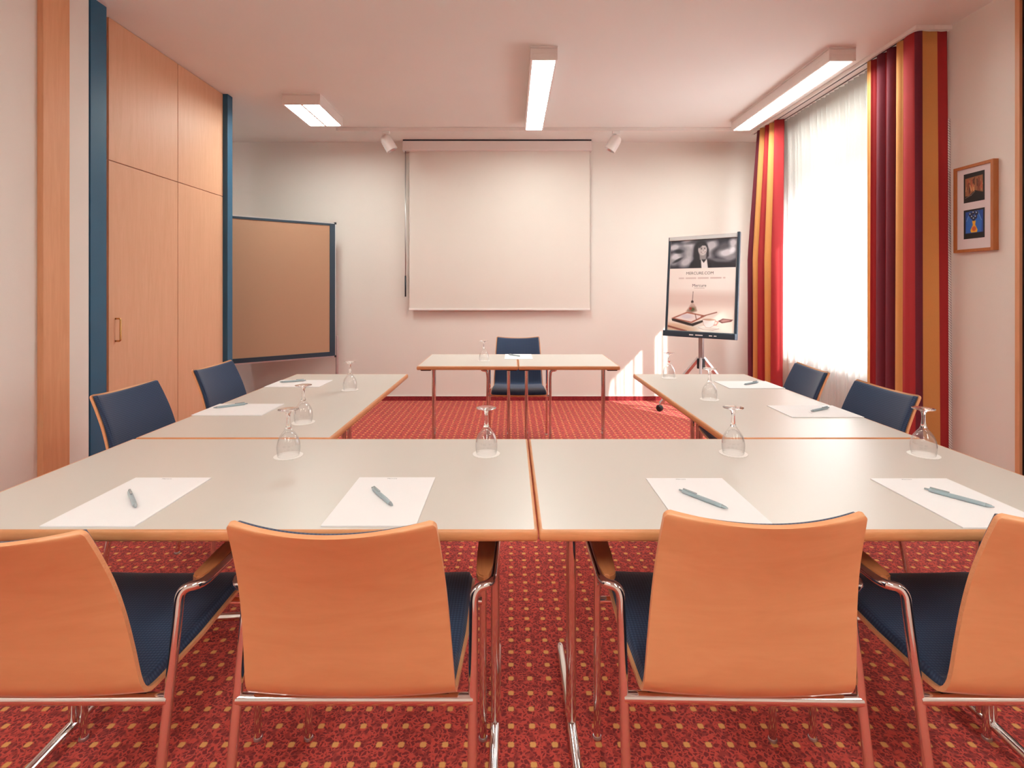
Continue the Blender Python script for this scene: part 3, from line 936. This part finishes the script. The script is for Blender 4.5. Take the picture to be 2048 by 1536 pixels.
# ------------------------------------------------------------------ chairs
OY = .28
def build_chair():
    r = empty('armchair', (0, 0, 0), 0, '', 'chair', 'stackable plywood armchairs round the tables')
    key = [(.000, .850), (.030, .785), (.058, .715), (.080, .640), (.097, .560), (.108, .497), (.116, .467), (.130, .448), (.158, .443),
           (.22, .446), (.30, .450), (.38, .455), (.46, .459), (.510, .456), (.545, .442)]
    P = catmull([(y, z, 0) for y, z in key], 12)
    # resample evenly
    L = [0]
    for a, b in zip(P, P[1:]): L.append(L[-1] + (b - a).length)
    pts = []
    SS = sorted([L[-1] * k / 76 for k in range(77)] + [.0015, .003, .005, .008] + [L[-1] - q for q in (.002, .004, .007, .014, .018)] + [L[-1] * .4401 + .004 * q for q in (1, 2, 3, 4, 5)])
    NV = len(SS) - 1
    for k in range(NV + 1):
        s = SS[k]
        i = max(j for j in range(len(L)) if L[j] <= s + 1e-9); i = min(i, len(P) - 2)
        f = (s - L[i]) / max(1e-9, L[i + 1] - L[i])
        pts.append(P[i].lerp(P[i + 1], f))
    LT = L[-1]
    bend = .445
    def halfw(s):
        if s < bend: w = .189 + (.214 - .189) * (s / bend) ** .9
        else: w = .214 + .010 * min(1, (s - bend) / .15)
        for d, rad in ((s, .012), (LT - s, .03)):
            if d < rad: w -= rad - math.sqrt(max(0, rad * rad - (rad - d) ** 2))
        return w
    def sag(s):
        if s < bend: return .032 - .025 * s / bend
        return max(.004, .007 - .005 * (s - bend) / .2)
    NU = 26
    def surf(off, inset=0.0, thick=None):
        rows = []
        for k, p in enumerate(pts):
            s = SS[k]
            a, b = pts[max(0, k - 1)], pts[min(NV, k + 1)]
            T = (b - a).normalized(); N = Vector((T.y, -T.x))   # outward: back / down
            ss = s
            if inset:
                ss = inset + (LT - 2 * inset) * s / LT
                i0 = min(max(q for q in range(NV + 1) if SS[q] <= ss + 1e-9), NV - 1); p = pts[i0].lerp(pts[i0 + 1], (ss - SS[i0]) / (SS[i0 + 1] - SS[i0]))
            w = halfw(ss) - inset
            row = []
            for i in range(NU + 1):
                u = -1 + 2 * i / NU
                u = math.sin(u * PI / 2) * .5 + u * .5
                o = sag(ss) * (1 - u * u) + off
                if thick:
                    ev = min(1, min(s, LT - s) / .014); ev = math.sqrt(max(0, 1 - (1 - ev) ** 2))
                    du = (1 - abs(u)) * w / .014; eu = math.sqrt(max(0, 1 - (1 - min(1, du)) ** 2))
                    o -= thick * min(ev, eu) 
                row.append((Vector((u * w, p.x + N.x * o - OY, p.y + N.y * o)), (u * w, ss)))
            rows.append(row)
        return rows
    def solid(A, B, name, mats, mi_side=0):
        bm = bmesh.new(); uvl = bm.loops.layers.uv.new('UVMap')
        va = [[bm.verts.new(c) for c, _ in row] for row in A]; vb = [[bm.verts.new(c) for c, _ in row] for row in B]
        def face(vs, uvs, mi=0):
            f = bm.faces.new(vs); f.material_index = mi
            for l, q in zip(f.loops, uvs): l[uvl].uv = q
        for k in range(NV):
            for i in range(NU):
                q = (A[k][i][1], A[k][i + 1][1], A[k + 1][i + 1][1], A[k + 1][i][1])
                face((va[k][i], va[k][i + 1], va[k + 1][i + 1], va[k + 1][i]), q)
                face((vb[k][i], vb[k + 1][i], vb[k + 1][i + 1], vb[k][i + 1]), (q[0], q[3], q[2], q[1]))
        for k in range(NV):
            for i in (0, NU):
                q = (A[k][i][1], A[k + 1][i][1], A[k + 1][i][1], A[k][i][1])
                face((va[k][i], va[k + 1][i], vb[k + 1][i], vb[k][i]), q, mi_side)
        for i in range(NU):
            for k in (0, NV):
                q = (A[k][i][1], A[k][i + 1][1], A[k][i + 1][1], A[k][i][1])
                face((va[k][i], va[k][i + 1], vb[k][i + 1], vb[k][i]), q, mi_side)
        return obj(name, bm, mats, r, True, 55)
    solid(surf(0.0), surf(.009), 'seat_shell', [M['beech_chair'], M['beech_edge']], 1)
    solid(surf(-.0005, .007, .016), surf(-.0003, .007), 'upholstery', [M['navy']])
    # tubular frame
    RT = .0100
    for s in (-1, 1):
        def X(x): return x * s
        foot = Vector((X(.247), .060 - OY, .008)); top = Vector((X(.245), .170 - OY, .570))
        rl = obj('leg', mktube([tuple(foot), tuple(top)], RT, 16), M['chrome'], r, True, 50)
        obj('foot_glide', lathe(bmesh.new(), [(0, 0), (.0122, 0), (.0126, .004), (.0112, .008), (0, .008)], 16, Matrix.Translation((foot.x, foot.y, 0))), M['silver'], rl, True, 40)
        path = [tuple(top), (X(.244), .180 - OY, .622), (X(.283), .196 - OY, .623), (X(.288), .245 - OY, .624), (X(.2935), .478 - OY, .632)]
        path = fillet([path[0], path[1], path[2], path[4], (X(.288), .512 - OY, .632), (X(.250), .520 - OY, .630), (X(.246), .518 - OY, .590), (X(.246), .518 - OY, .540)], .028, 8)
        at = obj('arm_tube', mktube(path, RT, 16), M['chrome'], r, True, 50)
        # wooden arm pad on the inner side of the tube
        bm = bmesh.new()
        ol = [(.247, .226), (.252, .212), (.264, .204), (.277, .208), (.283, .235), (.289, .470), (.280, .482), (.256, .484), (.247, .474), (.244, .40), (.244, .30)]
        for zz in (.646, .660):
            pass
        lo = [bm.verts.new((X(a), b - OY, .617 + .034 * (b - .2))) for a, b in ol]; hi = [bm.verts.new((X(a), b - OY, .634 + .034 * (b - .2))) for a, b in ol]
        bm.faces.new(lo); bm.faces.new(hi)
        for i in range(len(ol)): bm.faces.new((lo[i], lo[(i + 1) % len(ol)], hi[(i + 1) % len(ol)], hi[i]))
        bmesh.ops.recalc_face_normals(bm, faces=bm.faces[:])
        bmesh.ops.bevel(bm, geom=[e for e in bm.edges if abs(e.verts[0].co.z - e.verts[1].co.z) < .006], offset=.003, segments=2, affect='EDGES')
        obj('armrest', bm, M['arm_wood'], r, True, 40)
        ft = Vector((X(.246), .520 - OY, .008))
        fl = obj('leg', mktube([tuple(ft), (X(.246), .518 - OY, .540)], RT, 16), M['chrome'], r, True, 50)
        obj('foot_glide', lathe(bmesh.new(), [(0, 0), (.0122, 0), (.0126, .004), (.0112, .008), (0, .008)], 16, Matrix.Translation((ft.x, ft.y, 0))), M['silver'], fl, True, 40)
    zb = .415; yb = .060 + (.170 - .060) * (zb / .570)
    obj('crossbar', mktube([(-.246, yb - OY, zb), (.246, yb - OY, zb)], .0118, 16), M['chrome'], r, True, 50)
    obj('crossbar', mktube([(-.246, .470 - OY, .420), (.246, .470 - OY, .420)], .0095, 16), M['chrome'], r, True, 50)
    obj('bumper', mkbox(-.195, .195, .143 - OY, .185 - OY, .421, .4345, .003), M['black'], r)  # rubber bumper, widened so its black also paints the shadow above the bar
    obj('bumper', mkbox(-.15, .15, .455 - OY, .485 - OY, .426, .4475, .003), M['black'], r)
    return r
CH = build_chair()
chairs = [((-.960, 1.218), 0, 'plywood armchair at the near table, leftmost, cut off by the picture edge'),
          ((-.325, 1.218), 0, 'plywood armchair at the near table, second from left, back to the viewer'),
          ((.485, 1.218), -.02, 'plywood armchair at the near table, third from left, back to the viewer'),
          ((1.097, 1.218), 0, 'plywood armchair at the near table, rightmost, cut off by the picture edge'),
          ((-1.385, 2.235), -PI / 2, 'navy padded armchair on the wardrobe side, nearer the viewer'),
          ((-1.385, 2.886), -PI / 2, 'navy padded armchair on the wardrobe side, next to the pinboard'),
          ((1.335, 2.228), PI / 2, 'navy padded armchair on the window side, in front of the striped curtain'),
          ((1.352, 2.833), PI / 2 - .12, 'navy padded armchair on the window side, in front of the white voile'),
          ((.062, 4.290), PI, 'navy padded armchair behind the small tables, facing the viewer')]
for i, ((x, y), rz, lab) in enumerate(chairs):
    if i == 0:
        CH.location = (x, y, 0); CH.rotation_euler = (0, 0, rz); CH['label'] = lab
    else:
        made_chair = copy_tree(CH, (x, y, 0), rz, lab)
        # backs are reclined by slightly different amounts
        k = {2: .042, 3: .030}.get(i)
        if k:
            for ch in made_chair.children:
                if ch.name.startswith(('seat_shell', 'upholstery')):
                    ch.data = ch.data.copy()
                    for v in ch.data.vertices:
                        if v.co.z > .475: v.co.y += k * ((v.co.z - .475) / .375) ** 1.3
for ch in CH.children:
    if ch.name.startswith(('seat_shell', 'upholstery')):
        ch.data = ch.data.copy()
        for v in ch.data.vertices:
            if v.co.z > .475: v.co.z = .475 + (v.co.z - .475) * .955

# ------------------------------------------------------------------ table settings
def build_coaster():
    bm = bmesh.new(); n = 96
    def ring(r0, z): return [bm.verts.new(((r0 + .0009 * math.cos(24 * 2 * PI * k / n)) * math.cos(2 * PI * k / n), (r0 + .0009 * math.cos(24 * 2 * PI * k / n)) * math.sin(2 * PI * k / n), z)) for k in range(n)]
    a, b, c = ring(.0435, 0), ring(.0435, .0012), ring(.036, .0008)
    bm.faces.new(a[::-1]); bm.faces.new(c)
    for k in range(n):
        bm.faces.new((a[k], a[(k + 1) % n], b[(k + 1) % n], b[k])); bm.faces.new((b[k], b[(k + 1) % n], c[(k + 1) % n], c[k]))
    return tag(obj('coaster', bm, M['coaster']), '', 'coaster', 'paper coasters under the glasses')
def build_glass():
    r = empty('wine_glass', (0, 0, 0), 0, '', 'glass', 'upturned wine glasses on paper coasters')
    outer = [(.0318, .0), (.0335, .006), (.0352, .020), (.0352, .032), (.0332, .045), (.0290, .058), (.0220, .069), (.0150, .078), (.0098, .086)]
    inner = [(.0, .0775), (.006, .0768), (.0138, .0712), (.0208, .0645), (.0278, .0545), (.0320, .044), (.0340, .032), (.0340, .020), (.0324, .006), (.0307, .0)]
    o3 = [(v.x, v.y) for v in catmull([(a, b, 0) for a, b in outer], 3)]
    i3 = [(max(0, v.x), v.y) for v in catmull([(a, b, 0) for a, b in inner], 3)]
    obj('bowl', lathe(bmesh.new(), [(0, .0775)] + i3[1:] + o3 + [(0, .0862)], 48), M['thin_glass'], r, True, 60)
    st = [(.0097, .0864), (.0070, .096), (.0056, .108), (.0052, .120), (.0062, .131), (.0090, .1375)]
    st3 = [(v.x, v.y) for v in catmull([(a, b, 0) for a, b in st], 3)]
    obj('stem', lathe(bmesh.new(), [(0, .0864)] + st3 + [(0, .1375)], 32), M['glass'], r, True, 60)
    ft = [(.0090, .1377), (.0180, .1422), (.0270, .1443), (.0310, .1457), (.0313, .1467), (.0308, .1476), (.0200, .1484)]
    f3 = [(v.x, v.y) for v in catmull([(a, b, 0) for a, b in ft], 3)]
    obj('foot', lathe(bmesh.new(), [(0, .1377)] + f3 + [(0, .1488)], 40), M['glass'], r, True, 60)
    return r
def build_pad():
    r = empty('notepad', (0, 0, ZT), 0, '', 'notepad', 'blank white notepads at the seats')
    bm = mkbox(-.106, .106, -.148, .148, 0.0004, .0030)
    obj('sheets', bm, M['paper'], r)
    return r
def build_pen():
    r = empty('pen', (0, 0, 0), 0, '', 'pen', 'pale blue ballpoint pens on the notepads')
    A = Matrix.Rotation(-PI / 2, 4, 'X')   # lathe axis -> +y (tip)
    def put(prof): return lathe(bmesh.new(), prof, 16, A)
    obj('barrel', put([(0, -.060), (.0042, -.060), (.0050, -.055), (.0052, 0), (.0050, .040), (.0044, .052), (0, .052)]), M['pen'], r, True, 40)
    obj('tip', put([(0, .052), (.0043, .052), (.0030, .062), (.0010, .068), (0, .0685)]), M['pen_clip'], r, True, 40)
    obj('push_button', put([(0, -.070), (.0022, -.070), (.0026, -.060), (0, -.060)]), M['pen_clip'], r, True, 40)
    obj('clip', mkbox(-.0022, .0022, -.058, -.018, .0052, .0078, .0006), M['pen_clip'], r)
    return r
glass_spots = [(-.706, 1.639, 'on the near table, left end'), (-.079, 1.659, 'on the near table beside the centre seam'), (.716, 1.664, 'on the near table, right of the centre seam'),
               (1.318, 1.650, 'on the near table, right end'), (-.824, 2.05, 'on the wardrobe side table, nearer the viewer'), (-.845, 2.71, 'on the wardrobe side table, farther back'),
               (.952, 2.477, 'on the window side table, nearer the viewer'), (.941, 3.076, 'on the window side table, far corner'), (-.199, 3.80, 'on the small table before the screen')]
G0, K0 = build_glass(), build_coaster()
for i, (x, y, w) in enumerate(glass_spots):
    if i: k = K0.copy(); COL.objects.link(k); gl = copy_tree(G0, (x, y, 0), 0)
    else: k, gl = K0, G0
    k.location = (x, y, ZT + .0003); gl.location = (x, y, ZT + .0015)
    k['label'] = 'round paper coaster under the glass ' + w
    gl['label'] = 'upturned clear stem glass ' + w
pads = [(-.943, 1.296, 0, 'white notepad on the near table, leftmost'), (-.318, 1.298, 0, 'white notepad on the near table, second from left'),
        (.482, 1.292, 0, 'white notepad on the near table, third from left'), (1.106, 1.290, 0, 'white notepad on the near table, rightmost'),
        (-1.190, 2.266, -PI / 2, 'white notepad on the wardrobe side table, nearer the viewer'), (-1.183, 2.888, -PI / 2, 'white notepad on the wardrobe side table, farther back'),
        (1.306, 2.232, PI / 2, 'white notepad on the window side table, nearer the viewer'), (1.309, 2.850, PI / 2, 'white notepad on the window side table, farther back'),
        (.058, 4.036, PI, 'white notepad on the small tables before the screen')]
P0 = build_pad()
made = []
for i, (x, y, rz, lab) in enumerate(pads):
    if i: p = copy_tree(P0, (x, y, ZT), rz, lab)
    else:
        p = P0; p.location = (x, y, ZT); p.rotation_euler = (0, 0, rz); p['label'] = lab
    made.append(p)
for i in (0, 1, 2, 3, 6):
    bm = text_bm('Mercure', .026)
    xform(bm, Matrix.Translation((-.012 if i < 4 else -.03, .138 if i < 4 else .03, .0032)))
    obj('lettering', bm, M['ink'], made[i], recalc=False)
pens = [(-.996, 1.345, -.888, 1.225), (-.368, 1.362, -.281, 1.239), (.436, 1.345, .519, 1.225), (1.081, 1.352, 1.158, 1.233),
        (-1.193, 2.36, -1.318, 2.262), (-1.175, 2.955, -1.30, 2.90), (1.383, 2.267, 1.30, 2.22), (1.386, 2.90, 1.275, 2.826), (-.016, 4.12, .07, 4.02)]
PN = build_pen()
for i, (x0, y0, x1, y1) in enumerate(pens):
    an = math.atan2(y1 - y0, x1 - x0) - PI / 2
    loc = ((x0 + x1) / 2, (y0 + y1) / 2, ZT + .0030 + .0053)
    lab = 'pale blue ballpoint pen on the ' + pads[i][3]
    if i: copy_tree(PN, loc, an, lab)
    else: PN.location = loc; PN.rotation_euler = (0, 0, an); PN['label'] = lab

# ------------------------------------------------------------------ light, world, camera
w = bpy.data.worlds.new('daylight'); SC.world = w; w.use_nodes = True
bg = w.node_tree.nodes['Background']; bg.inputs[0].default_value = (.92, .96, 1.0, 1); bg.inputs[1].default_value = 6.0
sd = bpy.data.lights.new('sun', 'SUN'); sd.energy = 11.0; sd.angle = math.radians(.6); sd.color = (1, .94, .86)
so = bpy.data.objects.new('sun', sd); COL.objects.link(so)
so.rotation_euler = Vector((-.66, .75, -.66)).to_track_quat('-Z', 'Y').to_euler(); so.location = (6, 1, 5)
pl = bpy.data.lights.new('window_portal', 'AREA'); pl.shape = 'RECTANGLE'; pl.size = WY1 - WY0; pl.size_y = WZ1 - WZ0
pl.cycles.is_portal = True
poo = bpy.data.objects.new('window_portal', pl); COL.objects.link(poo)
poo.location = (XR + .22, (WY0 + WY1) / 2, (WZ0 + WZ1) / 2)
poo.rotation_euler = Vector((-1, 0, 0)).to_track_quat('-Z', 'Z').to_euler()

cd = bpy.data.cameras.new('camera'); cam = bpy.data.objects.new('camera', cd); COL.objects.link(cam)
cam.location = (0, 0, 1.27); cam.rotation_euler = (PI / 2, 0, 0)
cd.sensor_width = 36; cd.lens = 1033 / 2048 * 36
cd.shift_x = 2 / 2048; cd.shift_y = -190 / 2048
cd.clip_start = .05
SC.camera = cam
SC.view_settings.view_transform = 'Standard'; SC.view_settings.look = 'None'
SC.view_settings.exposure = 1.02; SC.view_settings.gamma = 1.0; SC.view_settings.use_curve_mapping = False
SC.cycles.use_denoising = True
SC.cycles.max_bounces = 14; SC.cycles.diffuse_bounces = 8; SC.cycles.glossy_bounces = 6; SC.cycles.transmission_bounces = 12; SC.cycles.transparent_max_bounces = 12
SC.cycles.sample_clamp_indirect = 6.0
